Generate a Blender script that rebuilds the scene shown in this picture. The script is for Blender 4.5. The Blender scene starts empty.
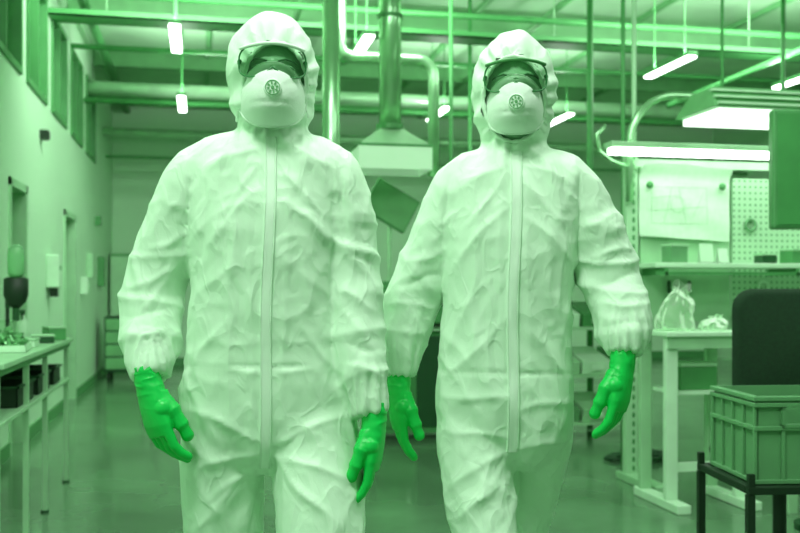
import bpy, bmesh, math, random, time
import numpy as np
from mathutils import Vector, Matrix, noise
from mathutils.bvhtree import BVHTree
random.seed(5)
C = bpy.context.scene.collection
FP = 960.0; HY = 290.0; CH = 1.2
A = math.atan(200/960.0)
ca, sa = math.cos(A), math.sin(A)
def G(px, d):
    cx = (px-400)*d/FP
    return (cx*ca + d*sa, -cx*sa + d*ca)
def ZP(py, d): return CH + (HY-py)*d/FP

# ------------------------------------------------------------------ materials
def mat(name, col, rough=0.5, metal=0.0, var=0.08, nscale=6.0, bump=0.0, bscale=60.0, emit=0.0, spec=0.5):
    m = bpy.data.materials.new(name); m.use_nodes = True
    nt = m.node_tree; b = nt.nodes['Principled BSDF']
    tc = nt.nodes.new('ShaderNodeTexCoord')
    n = nt.nodes.new('ShaderNodeTexNoise'); n.inputs['Scale'].default_value = nscale; n.inputs['Detail'].default_value = 4
    nt.links.new(tc.outputs['Object'], n.inputs['Vector'])
    r = nt.nodes.new('ShaderNodeValToRGB')
    r.color_ramp.elements[0].position = 0.3; r.color_ramp.elements[1].position = 0.7
    lo = [c*(1-var) for c in col]; hi = [min(1, c*(1+var)) for c in col]
    r.color_ramp.elements[0].color = (*lo, 1); r.color_ramp.elements[1].color = (*hi, 1)
    nt.links.new(n.outputs['Fac'], r.inputs['Fac']); nt.links.new(r.outputs['Color'], b.inputs['Base Color'])
    b.inputs['Roughness'].default_value = rough; b.inputs['Metallic'].default_value = metal
    b.inputs['Specular IOR Level'].default_value = spec
    if bump:
        n2 = nt.nodes.new('ShaderNodeTexNoise'); n2.inputs['Scale'].default_value = bscale; n2.inputs['Detail'].default_value = 5
        nt.links.new(tc.outputs['Object'], n2.inputs['Vector'])
        bp = nt.nodes.new('ShaderNodeBump'); bp.inputs['Strength'].default_value = bump; bp.inputs['Distance'].default_value = 0.01
        nt.links.new(n2.outputs['Fac'], bp.inputs['Height']); nt.links.new(bp.outputs['Normal'], b.inputs['Normal'])
    if emit:
        b.inputs['Emission Color'].default_value = (*col, 1); b.inputs['Emission Strength'].default_value = emit
    return m
def fabric_mat():
    m = mat('coverall_fabric', (.75,.965,.77), .6, 0, .02, 9)
    nt = m.node_tree; b = nt.nodes['Principled BSDF']
    tc = nt.nodes.new('ShaderNodeTexCoord')
    prev = None
    for sc, st, dist, zs, kind in ((7, .5, .013, .45, 'R'), (18, .36, .006, .6, 'R'), (300, .14, .0015, 1, 'N')):
        mp = nt.nodes.new('ShaderNodeMapping'); mp.inputs['Scale'].default_value = (1, 1, zs); mp.inputs['Rotation'].default_value = (.2, .4, .2)
        nt.links.new(tc.outputs['Object'], mp.inputs[0])
        n = nt.nodes.new('ShaderNodeTexNoise'); n.inputs['Scale'].default_value = sc; n.inputs['Detail'].default_value = 1.5; n.inputs['Distortion'].default_value = .4
        nt.links.new(mp.outputs[0], n.inputs['Vector'])
        out = n.outputs['Fac']
        if kind == 'R':
            s = nt.nodes.new('ShaderNodeMath'); s.operation = 'SUBTRACT'; s.inputs[1].default_value = .5; nt.links.new(out, s.inputs[0])
            a = nt.nodes.new('ShaderNodeMath'); a.operation = 'ABSOLUTE'; nt.links.new(s.outputs[0], a.inputs[0])
            q = nt.nodes.new('ShaderNodeMath'); q.operation = 'MINIMUM'; q.inputs[1].default_value = .08; nt.links.new(a.outputs[0], q.inputs[0])
            q2 = nt.nodes.new('ShaderNodeMath'); q2.operation = 'MULTIPLY'; q2.inputs[1].default_value = -6; nt.links.new(q.outputs[0], q2.inputs[0]); out = q2.outputs[0]
        bp = nt.nodes.new('ShaderNodeBump'); bp.inputs['Strength'].default_value = st; bp.inputs['Distance'].default_value = dist
        nt.links.new(out, bp.inputs['Height'])
        if prev: nt.links.new(prev.outputs[0], bp.inputs['Normal'])
        prev = bp
    nt.links.new(prev.outputs[0], b.inputs['Normal'])
    return m
M = {}
M['suit'] = fabric_mat()
M['seam'] = mat('seam_tape', (.82,.98,.84), .6, 0, .02)
M['glove'] = mat('nitrile_glove', (.001,.62,.09), .42, 0, .04, 18, .05, 40)
M['mask'] = mat('respirator_felt', (.86,.99,.88), .8, 0, .02, 20, .1, 200)
M['valve'] = mat('valve_plastic', (.60,.85,.63), .4)
M['valved'] = mat('valve_slot', (.16,.44,.19), .5)
M['frame'] = mat('goggle_frame', (.03,.22,.06), .3)
M['skin'] = mat('skin', (.30,.58,.34), .5, 0, .12, 20, .1, 150)
M['brow'] = mat('eyebrow_hair', (.04,.17,.06), .8)
M['eyew'] = mat('eye_white', (.40,.65,.42), .2)
M['iris'] = mat('iris', (.01,.08,.02), .1)
M['wall'] = mat('painted_wall', (.53,.80,.55), .7, 0, .03, .8, .05, 20)
M['wallb'] = mat('back_wall_paint', (.53,.82,.55), .7, 0, .05, .5)
M['ceil'] = mat('ceiling_panel', (.42,.70,.44), .8, 0, .12, 1.2)
M['beam'] = mat('beam_paint', (.06,.30,.08), .5, 0, .1)
M['joist'] = mat('joist_paint', (.15,.43,.17), .5, 0, .1)
M['pipe'] = mat('pipe_steel', (.40,.74,.42), .22, .7, .1)
M['pipel'] = mat('pale_duct', (.52,.82,.54), .3, .4, .08)
M['skirt'] = mat('hood_skirt_added_glow', (.62,.92,.64), .4, 0, .03, emit=.22)  # faint emission stands in for light on the skirt, no lamp there
M['dark'] = mat('dark_plastic', (.008,.07,.018), .5)
M['black'] = mat('black_plastic', (.003,.022,.006), .55)
M['mid'] = mat('mid_green_metal', (.08,.31,.10), .45, .1)
M['met'] = mat('light_metal', (.38,.68,.40), .4, .1)
M['white'] = mat('white_laminate', (.60,.87,.62), .45)
M['crate'] = mat('crate_plastic', (.13,.34,.15), .55, 0, .08)
M['paper'] = mat('paper', (.66,.90,.68), .8, 0, .05, 30)
M['fabric'] = mat('chair_fabric', (.003,.03,.008), .9, 0, .2, 80, .3, 300)
M['lamp'] = mat('lamp_tube', (.88,1,.88), .5, emit=8.0)
M['glow'] = mat('lamp_diffuser', (.88,1,.88), .5, emit=2.0)
M['pane'] = mat('window_pane', (.10,.36,.12), .08, 0, .2, 1.5)
M['brass'] = mat('small_parts', (.2,.5,.22), .3, .5)
M['floor'] = mat('polished_concrete', (.105,.225,.115), .2, 0, .35, 1.1, .03, 8)
nt = M['floor'].node_tree; b = nt.nodes['Principled BSDF']
n = nt.nodes.new('ShaderNodeTexNoise'); n.inputs['Scale'].default_value = 2.5; n.inputs['Detail'].default_value = 6
mr = nt.nodes.new('ShaderNodeMapRange'); mr.inputs['To Min'].default_value = .05; mr.inputs['To Max'].default_value = .24
tc = nt.nodes.new('ShaderNodeTexCoord'); nt.links.new(tc.outputs['Object'], n.inputs['Vector'])
nt.links.new(n.outputs['Fac'], mr.inputs['Value']); nt.links.new(mr.outputs['Result'], b.inputs['Roughness'])
def see_through(name, tint, glossy, fac, rough):
    m = bpy.data.materials.new(name); m.use_nodes = True; nt = m.node_tree
    for n in list(nt.nodes): nt.nodes.remove(n)
    o = nt.nodes.new('ShaderNodeOutputMaterial'); t = nt.nodes.new('ShaderNodeBsdfTransparent'); g = nt.nodes.new('ShaderNodeBsdfPrincipled')
    t.inputs['Color'].default_value = (*tint, 1); g.inputs['Base Color'].default_value = (*glossy, 1); g.inputs['Roughness'].default_value = rough
    lw = nt.nodes.new('ShaderNodeLayerWeight'); lw.inputs['Blend'].default_value = .3
    ad = nt.nodes.new('ShaderNodeMath'); ad.operation = 'ADD'; ad.use_clamp = True; ad.inputs[1].default_value = fac; nt.links.new(lw.outputs['Fresnel'], ad.inputs[0])
    mx = nt.nodes.new('ShaderNodeMixShader'); nt.links.new(ad.outputs[0], mx.inputs[0])
    nt.links.new(t.outputs[0], mx.inputs[1]); nt.links.new(g.outputs[0], mx.inputs[2]); nt.links.new(mx.outputs[0], o.inputs[0])
    return m
M['lens'] = see_through('tinted_lens', (.60,.80,.63), (.15,.38,.18), .05, .05)
M['clear'] = see_through('clear_bottle', (.7,.95,.72), (.4,.8,.45), .35, .1)
M['bagm'] = see_through('plastic_film', (.88,.98,.88), (.7,.92,.7), .22, .2)
def grid_mat(name, col, hole, sx, sz, rx, rz):
    m = mat(name, col, .5, .1, .03); nt = m.node_tree; b = nt.nodes['Principled BSDF']
    tc = nt.nodes.new('ShaderNodeTexCoord'); sp = nt.nodes.new('ShaderNodeSeparateXYZ'); nt.links.new(tc.outputs['Object'], sp.inputs[0])
    sq = []
    for ax, sc, rr_ in (('X', sx, rx), ('Z', sz, rz)):
        a = nt.nodes.new('ShaderNodeMath'); a.operation = 'MULTIPLY'; a.inputs[1].default_value = sc; nt.links.new(sp.outputs[ax], a.inputs[0])
        f = nt.nodes.new('ShaderNodeMath'); f.operation = 'FRACT'; nt.links.new(a.outputs[0], f.inputs[0])
        s = nt.nodes.new('ShaderNodeMath'); s.operation = 'SUBTRACT'; s.inputs[1].default_value = .5; nt.links.new(f.outputs[0], s.inputs[0])
        d = nt.nodes.new('ShaderNodeMath'); d.operation = 'DIVIDE'; d.inputs[1].default_value = rr_; nt.links.new(s.outputs[0], d.inputs[0])
        p = nt.nodes.new('ShaderNodeMath'); p.operation = 'MULTIPLY'; nt.links.new(d.outputs[0], p.inputs[0]); nt.links.new(d.outputs[0], p.inputs[1]); sq.append(p)
    ad = nt.nodes.new('ShaderNodeMath'); ad.operation = 'ADD'; nt.links.new(sq[0].outputs[0], ad.inputs[0]); nt.links.new(sq[1].outputs[0], ad.inputs[1])
    lt = nt.nodes.new('ShaderNodeMath'); lt.operation = 'LESS_THAN'; lt.inputs[1].default_value = 1; nt.links.new(ad.outputs[0], lt.inputs[0])
    mx = nt.nodes.new('ShaderNodeMix'); mx.data_type = 'RGBA'
    nt.links.new(lt.outputs[0], mx.inputs[0]); mx.inputs[6].default_value = (*col,1); mx.inputs[7].default_value = (*hole,1)
    nt.links.new(mx.outputs[2], b.inputs['Base Color'])
    return m
M['peg'] = grid_mat('perforated_steel', (.46,.74,.48), (.10,.34,.12), 26, 26, .2, .2)
M['slot'] = grid_mat('slotted_steel', (.42,.72,.44), (.06,.28,.08), 12.5, 18, .12, .32)

# ------------------------------------------------------------------ mesh helpers
class MB:
    def __init__(s): s.bm = bmesh.new()
    def box(s, x0, y0, z0, x1, y1, z1, mtx=None):
        v = [Vector((x, y, z)) for z in (z0, z1) for y in (y0, y1) for x in (x0, x1)]
        if mtx: v = [mtx @ p for p in v]
        v = [s.bm.verts.new(p) for p in v]
        for f in ((0,2,3,1),(4,5,7,6),(0,1,5,4),(2,6,7,3),(0,4,6,2),(1,3,7,5)): s.bm.faces.new([v[i] for i in f])
        return s
    def loft(s, rings, cap=True, closed=True):
        R = [[s.bm.verts.new(p) for p in r] for r in rings]; n = len(R[0])
        for a, b in zip(R, R[1:]):
            for i in range(n if closed else n-1):
                j = (i+1) % n; s.bm.faces.new((a[i], a[j], b[j], b[i]))
        if cap and closed:
            s.bm.faces.new(list(reversed(R[0]))); s.bm.faces.new(R[-1])
        return s
    def tube(s, pts, r, seg=10, cap=True, closed=False):
        pts = [Vector(p) for p in pts]; n = len(pts)
        rr = r if isinstance(r, (list, tuple)) else [r]*n
        rings = []; up = None
        for i, p in enumerate(pts):
            if closed: t = pts[(i+1) % n]-pts[i-1]
            else: t = pts[min(i+1, n-1)]-pts[max(i-1, 0)]
            t.normalize()
            if up is None:
                up = t.orthogonal().normalized()
            up = (up - t*up.dot(t))
            if up.length < 1e-6: up = t.orthogonal()
            up.normalize(); sd = t.cross(up)
            rings.append([p + (up*math.cos(a)+sd*math.sin(a))*rr[i] for a in [2*math.pi*k/seg for k in range(seg)]])
        if closed:
            R = [[s.bm.verts.new(q) for q in g] for g in rings]
            for i in range(n):
                a, b = R[i], R[(i+1) % n]
                for k in range(seg): s.bm.faces.new((a[k], a[(k+1) % seg], b[(k+1) % seg], b[k]))
            return s
        return s.loft(rings, cap)
    def cyl(s, p0, p1, r, r2=None, seg=20): return s.tube([p0, p1], [r, r if r2 is None else r2], seg)
    def ball(s, c, r, u=20, v=12):
        if not isinstance(r, (tuple, list)): r = (r, r, r)
        bmesh.ops.create_uvsphere(s.bm, u_segments=u, v_segments=v, radius=1, matrix=Matrix.Translation(c) @ Matrix.Diagonal((*r, 1)))
        return s
    def lathe(s, prof, seg=24, c=(0,0,0)):
        return s.loft([[Vector((c[0]+r*math.cos(a), c[1]+r*math.sin(a), c[2]+z)) for a in [2*math.pi*k/seg for k in range(seg)]] for r, z in prof])
    def build(s, name, m, parent=None, loc=None, smooth=False, bevel=0, rotz=None, xf=None):
        me = bpy.data.meshes.new(name); bmesh.ops.recalc_face_normals(s.bm, faces=s.bm.faces[:])
        if xf is not None: bmesh.ops.transform(s.bm, matrix=xf, verts=s.bm.verts[:])
        s.bm.to_mesh(me); s.bm.free()
        o = bpy.data.objects.new(name, me); C.objects.link(o); me.materials.append(m)
        if parent: o.parent = parent
        if loc: o.location = loc
        if rotz: o.rotation_euler.z = rotz
        if smooth: me.polygons.foreach_set('use_smooth', [True]*len(me.polygons))
        if bevel:
            b = o.modifiers.new('bevel', 'BEVEL'); b.width = bevel; b.segments = 2; b.limit_method = 'ANGLE'
        return o
def thing(name, label, cat, loc=(0,0,0), rotz=0, group=None):
    o = bpy.data.objects.new(name, None); C.objects.link(o); o.location = loc; o.rotation_euler.z = rotz
    o.empty_display_size = .1; o['label'] = label; o['category'] = cat
    if group: o['group'] = group
    return o
def tag(o, label, cat, group=None):
    o['label'] = label; o['category'] = cat
    if group: o['group'] = group
    return o
def struct(o): o['kind'] = 'structure'; return o
def dup(root, loc, label, rotz=None):
    r = root.copy(); C.objects.link(r); r.location = loc; r['label'] = label
    if rotz is not None: r.rotation_euler.z = rotz
    for ch in list(root.children):
        c = ch.copy(); C.objects.link(c); c.parent = r
        for g in ch.children:
            d = g.copy(); C.objects.link(d); d.parent = c
    return r
def remeshed(mb, voxel, smooth_it):
    me = bpy.data.meshes.new('tmp'); bmesh.ops.recalc_face_normals(mb.bm, faces=mb.bm.faces[:]); mb.bm.to_mesh(me); mb.bm.free()
    o = bpy.data.objects.new('tmp', me); C.objects.link(o)
    r = o.modifiers.new('r', 'REMESH'); r.mode = 'VOXEL'; r.voxel_size = voxel
    if smooth_it:
        sm = o.modifiers.new('s', 'SMOOTH'); sm.factor = .5; sm.iterations = smooth_it
    dg = bpy.context.evaluated_depsgraph_get(); out = bpy.data.meshes.new_from_object(o.evaluated_get(dg))
    bpy.data.objects.remove(o); return out
def mesh_obj(name, me, m, parent, smooth=True):
    me.name = name; o = bpy.data.objects.new(name, me); C.objects.link(o); me.materials.clear(); me.materials.append(m); o.parent = parent
    if smooth: me.polygons.foreach_set('use_smooth', [True]*len(me.polygons))
    return o

# ------------------------------------------------------------------ people
def ridge(p, k=2.0):
    r = max(0.0, 1-abs(noise.noise(p))*k); return r*(.5+.5*r)

class Person:
    def __init__(s, D, px0, label, spec):
        s.D = D; s.rx = (px0-400)*D/FP; s.k = FP/D
        x = s.rx*ca + D*sa; y = -s.rx*sa + D*ca
        s.root = thing('person', label, 'person', (x, y, 0), -A)
        s.spec = spec
    def P(s, px, py, dy=0.0):
        dep = s.D+dy
        return Vector(((px-400)*dep/FP - s.rx, dy, CH+(HY-py)*dep/FP))
    def px(s, co):
        dep = s.D+co[:,1]
        return 400+(co[:,0]+s.rx)*FP/dep, HY-(co[:,2]-CH)*FP/dep
    def volume(s, sc=1.0):
        m = MB(); S = s.spec
        rings = []
        for (py, l, r, dy, ry) in S['torso']:
            c = s.P((l+r)/2, py, dy); w = (r-l)/2/s.k*sc; d = ry*sc
            ring = []
            for k in range(40):
                a = 2*math.pi*k/40; cx, sy = math.cos(a), math.sin(a); e = 2/2.25
                ring.append(c+Vector((w*abs(cx)**e*(1 if cx > 0 else -1), d*abs(sy)**e*(1 if sy > 0 else -1), 0)))
            rings.append(ring)
        m.loft(rings)
        for limb in S['limbs']:
            pts = [s.P(a, b, c) for a, b, c, r in limb]; rad = [r*sc for *_, r in limb]
            P2, R2 = [], []
            for i in range(len(pts)-1):
                for k in range(6):
                    t = k/6; P2.append(pts[i].lerp(pts[i+1], t)); R2.append(rad[i]+(rad[i+1]-rad[i])*t)
            P2.append(pts[-1]); R2.append(rad[-1])
            for it in range(4):
                P2 = [P2[0]]+[(P2[i-1]+P2[i]*2+P2[i+1])/4 for i in range(1, len(P2)-1)]+[P2[-1]]
                R2 = [R2[0]]+[(R2[i-1]+R2[i]*2+R2[i+1])/4 for i in range(1, len(R2)-1)]+[R2[-1]]
            m.tube(P2, R2, 24)
            m.ball(P2[0], R2[0]*.98)
        return m
    def make(s):
        S = s.spec; k = s.k
        hx, hy = S['head']; hc = s.P(hx, hy, .01)
        yaw = math.atan2(-s.rx, s.D)*S['turn']
        XF = Matrix.Translation((hc.x, 0, 0)) @ Matrix.Rotation(yaw, 4, 'Z')    # head frame: faces -y, x = 0 on the nose line
        m = s.volume(.74)
        fz = s.P(S['face'][0], S['face'][1]-7, -.06).z
        m.ball(XF @ Vector((0, .008, fz)), (.083, .110, .122), 32, 20)
        m.ball(XF @ Vector((0, -.020, fz-.06)), (.062, .074, .064))
        m.cyl((hc.x, .03, fz-.05), (hc.x, .03, fz-.28), .062)
        for L in S['shoes']:
            q = s.P(*L[:3]); m.tube([(q.x, q.y+.03, .13), (q.x, q.y-.02, .07), (q.x, q.y-.13, .05)], [.045,.045,.03], 12)
        me = remeshed(m, .0065, 3)
        n = len(me.vertices); co = np.empty(n*3); me.vertices.foreach_get('co', co); co = co.reshape(-1,3)
        no = np.empty(n*3); me.vertices.foreach_get('normal', no); no = no.reshape(-1,3)
        ez = fz+.012
        lx = (co[:,0]-hc.x)*math.cos(yaw)+co[:,1]*math.sin(yaw)
        front = (no[:,1] < 0) & (co[:,2] > fz-.12)
        def g(x, z, w, h): return np.exp(-((lx-x)/w)**2-((co[:,2]-z)/h)**2)
        dy = -.013*(g(-.032,ez,.018,.012)+g(.032,ez,.018,.012)) + .024*g(0,ez-.035,.012,.022)+.014*g(0,ez-.008,.008,.02) + .007*(g(-.03,ez+.022,.025,.008)+g(.03,ez+.022,.025,.008)) + .006*g(0,ez-.068,.025,.006)+.005*g(0,ez-.08,.022,.006)
        co[:,1] -= np.where(front, dy, 0)
        me.vertices.foreach_set('co', co.ravel()); me.update()
        mesh_obj('body', me, M['skin'], s.root)
        fy_ = -.100
        for sx in (-1, 1):
            e = MB().ball((sx*.031, fy_+.020, ez), .0135).build('eye', M['eyew'], s.root, smooth=True, xf=XF)
            MB().ball((sx*.031, fy_+.0105, ez), .0062).build('iris', M['iris'], e, smooth=True, xf=XF)
            MB().tube([(sx*x_, fy_+y_, ez+z_) for x_, y_, z_ in ((.012,-.002,.016),(.028,-.001,.021),(.044,.011,.019),(.054,.022,.013))],[.0015,.0026,.0022,.0010],8).build('eyebrow', M['brow'], s.root, smooth=True, xf=XF)
            MB().tube([(sx*x_, fy_+y_, ez+z_) for x_, y_, z_ in ((.016,.012,.002),(.023,.008,.0055),(.031,.007,.0075),(.039,.010,.0055),(.046,.016,.002))],.0036,6).build('eyelid', M['skin'], s.root, smooth=True, xf=XF)
        # ---- coverall
        m = s.volume(1.0)
        m.ball(hc, S['hood'], 32, 20)
        m.ball(hc+Vector((0,.0,-.055)), (.094,.112,.10), 32, 20)
        m.tube([hc+Vector((0,0,-.05)), s.P(hx, hy+50, .012), s.P(hx, hy+66, .014), s.P(hx, hy+84, .016)], [.088,.077,.086,.108], 24)
        me = remeshed(m, .0058, 12)
        n = len(me.vertices); co = np.empty(n*3); me.vertices.foreach_get('co', co); co = co.reshape(-1,3)
        no = np.empty(n*3); me.vertices.foreach_get('normal', no); no = no.reshape(-1,3)
        PX, PY = s.px(co)
        disp = np.zeros(n)
        sd = S['seed']; neck = hc.z-.15
        arm = np.zeros(n); cuffd = np.full(n, 9.0)
        for limb in S['limbs'][2:]:
            for i in range(len(limb)-1):
                a = np.array(s.P(*limb[i][:3])); b = np.array(s.P(*limb[i+1][:3])); ab = b-a
                t = np.clip(((co-a)@ab)/(ab@ab), 0, 1); dd = np.linalg.norm(co-(a+t[:,None]*ab), axis=1)
                arm = np.maximum(arm, np.clip(1-(dd-.085)/.03, 0, 1)*(1 if i > 2 else (t if i == 2 else 0)))
            e_ = np.array(s.P(*limb[-1][:3])); cuffd = np.minimum(cuffd, np.linalg.norm(co-e_, axis=1))
        cl = co.tolist(); al = arm.tolist(); dl = [0.0]*n
        for i in range(n):
            x, y, z = cl[i]
            hd = max(0.0, min(1.0, (z-neck)/.05))
            q = Vector((x, y, z))+noise.noise_vector(Vector((x*2.8+sd, y*2.8, z*2.8)))*.08
            a_ = ridge(Vector((q.x*8.5+sd, q.y*8.5, q.z*1.6)), 3.4)
            b_ = ridge(Vector((q.x*3+sd, q.y*3+7, q.z*11)), 3.2)
            c_ = ridge(Vector(((q.x+q.z*.6)*8.5, q.y*4+sd, (q.z-q.x*.6)*1.8)), 3.6)
            e_ = ridge(Vector(((q.x-q.z*.6)*8.5+3, q.y*4+sd, (q.z+q.x*.6)*1.8)), 3.6)
            f_ = ridge(Vector((q.x*15, q.y*15+sd, q.z*12)), 2.8)
            # where on the suit the folds gather: patches of calm fabric between them
            patch = max(.3, min(1.15, .68+1.0*noise.noise(Vector((x*4+sd, y*4, z*4+9)))))
            A_ = al[i]
            tor = .0048*a_+.0046*c_+.0046*e_+.0008*b_
            ar = .0082*b_+.0062*c_+.0062*e_+.002*a_
            he = .0050*a_+.0050*b_+.0035*f_
            dl[i] = (1-hd)*(((1-A_)*tor+A_*ar)*patch+.0020*f_)+hd*he - .003
        disp += np.array(dl)*np.clip((cuffd-.02)/.06, .15, 1)
        fr = np.clip(-no[:,1]*1.6, 0, 1)
        for (xa, ya, xb, yb, w, amp) in S['folds']:
            w *= .75 if w > 3 else .7
            ab = np.array([xb-xa, yb-ya]); L2 = ab@ab
            wob = (2.2 if w > 3 else .4)*np.sin(((PX-xa)*ab[0]+(PY-ya)*ab[1])/L2*5+xa)
            t = ((PX-xa)*ab[0]+(PY-ya)*ab[1])/L2; tc_ = np.clip(t, 0, 1)
            nrm = np.array([-ab[1], ab[0]])/math.sqrt(L2)
            dx = PX-(xa+tc_*ab[0])-nrm[0]*wob; dz = PY-(ya+tc_*ab[1])-nrm[1]*wob
            disp += fr*amp*.00140*np.exp(-np.sqrt((dx*dx+dz*dz)/(w*w)+.05)*1.25)*np.sin(np.clip(tc_*.86+.07,0,1)*math.pi)**.7
        for (cx_, cy_, dy_) in S['cuffs']:
            c = np.array(s.P(cx_, cy_, dy_)); v = co-c; dist = np.linalg.norm(v, axis=1)
            ang = np.arctan2(v[:,1], v[:,0]); disp += .0042*np.cos(ang*12+np.sin(ang*3)*1.5)*np.exp(-((dist-.055)/.04)**2)
        fx, fy, fa, fb = S['face']
        ex = (PX-fx)/fa; ey = (PY-fy)/fb; er = np.sqrt(ex*ex+ey*ey); th = np.arctan2(ey, ex)
        frontm = (co[:,1] < hc.y+.0) & (er < 2.2)
        disp += np.where(frontm, (.0050*np.cos(th*15+2.5*np.sin(th*3)))*np.exp(-((er-1.14)/.28)**2), 0)
        co = co+no*disp[:,None]
        me.vertices.foreach_set('co', co.ravel()); me.update()
        cov = mesh_obj('coverall', me, M['suit'], s.root)
        bm = bmesh.new(); bm.from_mesh(me)
        bvh = BVHTree.FromBMesh(bm)
        def surf(px, py):
            o = Vector((-s.rx, -s.D, CH)); t = s.P(px, py, 0)-o
            h = bvh.ray_cast(o, t.normalized())
            return h[0], h[1]
        rim = []
        for k in range(72):
            a = 2*math.pi*k/72; h, nn = surf(fx+fa*math.cos(a), fy+fb*math.sin(a))
            if h is None: h = s.P(fx+fa*math.cos(a), fy+fb*math.sin(a), -.07)
            rim.append(h.copy())
        for it in range(3): rim = [(rim[i-1]+rim[i]*2+rim[(i+1) % 72])/4 for i in range(72)]
        seam = []
        zp = S['zip']
        for k in range(61):
            t = k/60; py = zp[0][1]+(zp[1][1]-zp[0][1])*t; pxx = zp[0][0]+(zp[1][0]-zp[0][0])*t+1.2*math.sin(t*9)
            row = []
            for o_ in (-6, -5, -2, 0, 2, 5, 6):
                h, nn = surf(pxx+o_, py)
                if h is None: h = s.P(pxx+o_, py, -.14)
                row.append(h+Vector((0, .001 if abs(o_) > 5.5 else (-.0045 if abs(o_) == 5 else -.0035), 0)))
            seam.append(row)
        for it in range(2): seam = [seam[0]]+[[(seam[i-1][j]+seam[i][j]*2+seam[i+1][j])/4 for j in range(7)] for i in range(1, 60)]+[seam[-1]]
        dele = [v for v, e, c in zip(bm.verts, er.tolist(), co.tolist()) if e < .99 and c[1] < hc.y-.02]
        bmesh.ops.delete(bm, geom=dele, context='VERTS'); bm.to_mesh(me); bm.free()
        me.polygons.foreach_set('use_smooth', [True]*len(me.polygons))
        rad = [.0050+.0014*math.sin(k*1.9) for k in range(72)]
        MB().tube(rim, rad, 8, closed=True).build('hood_elastic', M['suit'], cov, smooth=True)
        fcx = (XF @ Vector((0,-.03,0))).x
        m = MB(); r2 = [Vector((fcx+(p.x-fcx)*.97, max(p.y+.035, -.04), fz+(p.z-fz)*.96)) for p in rim]
        m.loft([rim+[rim[0]], r2+[r2[0]]], cap=False, closed=False); m.build('hood_lining', M['suit'], cov, smooth=True)
        MB().loft(seam, cap=False, closed=False).build('zipper_flap', M['seam'], cov, smooth=True)
        for o_ in (1, 5):
            MB().tube([r[o_]+Vector((0,-.0004,0)) for r in seam], .0010, 6).build('flap_seam', M['suit'], cov, smooth=True)
        # ---- respirator
        mz = s.P(*S['mask'], -.105).z; hw, hh = S['masksz']
        NA, NR = 48, 14; rings = []
        def outline(a):
            c_, s_ = math.cos(a), math.sin(a)
            x = hw*abs(c_)**.72*(1 if c_ > 0 else -1); z = hh*abs(s_)**.9*(1 if s_ > 0 else -1)
            if s_ > 0: x *= 1-.32*s_**2
            else: x *= 1-.04*s_**2
            return x, z
        for j in range(NR+1):
            v = 1-j/NR; ring = []
            for i in range(NA):
                a = 2*math.pi*i/NA; x, z = outline(a)
                edge_y = -.104+.058*(x/hw)**2*.9 - (.016 if z > hh*.6 else 0)
                hgt = (1-v**2.8)**.9
                y = edge_y*(1-hgt)+(-.154)*hgt
                crease = .003*math.exp(-((z*v+.022)/.003)**2)*(1-v**4)
                ring.append(Vector((x*v, y+crease, mz+z*v)))
            rings.append(ring)
        mask = MB().loft(rings, cap=False).build('respirator_mask', M['mask'], s.root, smooth=True, xf=XF)
        MB().tube(rings[0], .0024, 6, closed=True).build('mask_rim', M['mask'], mask, smooth=True, xf=XF)
        vz = mz+S['valve']; vy = -.151; vx = 0
        MB().tube([(vx, vy+.008, vz), (vx, vy-.007, vz)], [.0205,.0185], 32).build('valve', M['mask'], mask, smooth=False, bevel=.002, xf=XF)
        m = MB(); vy += .001
        m.tube([(vx+.0150*math.cos(a), vy-.0085, vz+.0150*math.sin(a)) for a in [k*math.pi/16 for k in range(32)]], .0009, 6, closed=True)
        m.cyl((vx, vy-.008, vz), (vx, vy-.0115, vz), .0036, .0032)
        for q in range(8):
            a = q*math.pi/4+.2; mt = Matrix.Translation((vx+.0096*math.cos(a), vy-.009, vz+.0096*math.sin(a))) @ Matrix.Rotation(-a,4,'Y')
            m.box(-.0026,-.001,-.0016,.0026,.001,.0016,mt)
        m.build('valve_grille', M['valved'], mask, xf=XF)
        MB().tube([(x_, y_, mz+hh*.80+z_) for x_, y_, z_ in ((-.022,-.121,-.012),(-.012,-.131,-.001),(0,-.135,.003),(.012,-.131,-.001),(.022,-.121,-.012))], .0022, 6).build('nose_clip', M['valve'], mask, smooth=True, xf=XF)
        for sx in (-1, 1):
            for zz in (.006, -.016):
                MB().tube([(sx*(hw*.97), -.054, mz+zz), (sx*(hw+.004), -.035, mz+zz*2.0), (sx*(hw+.006), 0, mz+zz*2.5)], .0028, 6).build('strap', M['mask'], mask, xf=XF)
        # ---- goggles
        gx, gy, gw, gh = S['gog']; gz = s.P(gx, gy, -.12).z
        def gout(a, f=1.0):
            c_, s_ = math.cos(a), math.sin(a)
            x = gw*abs(c_)**.50*(1 if c_ > 0 else -1)*f; z = gh*abs(s_)**.60*(1 if s_ > 0 else -1)*f
            if s_ < 0: z *= 1-.55*math.exp(-(x/.018)**2)
            return x, z
        def gyf(x, z=0): return -.145+ 8.5*x*x + .08*abs(z)
        rings = []
        for f in (1, .8, .6, .4, .2, .05):
            rings.append([Vector((x, gyf(x, z), gz+z)) for x, z in [gout(2*math.pi*k/64, f) for k in range(64)]])
        gog = MB().tube(rings[0], .0020, 8, closed=True).build('safety_goggles', M['frame'], s.root, smooth=True, xf=XF)
        MB().loft(rings, cap=False).build('lens', M['lens'], gog, smooth=True, xf=XF)
        top = [Vector((x, gyf(x)-.001, gz+gh-.001-1.0*x*x)) for x in [(-gw+2*gw*k/16)*.95 for k in range(17)]]
        MB().tube(top, .0040, 8).build('brow_bar', M['mask'] if S.get('highlight_bar') else M['mid'], gog, smooth=True, xf=XF)  # white bar paints in the highlight along the goggle top
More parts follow.
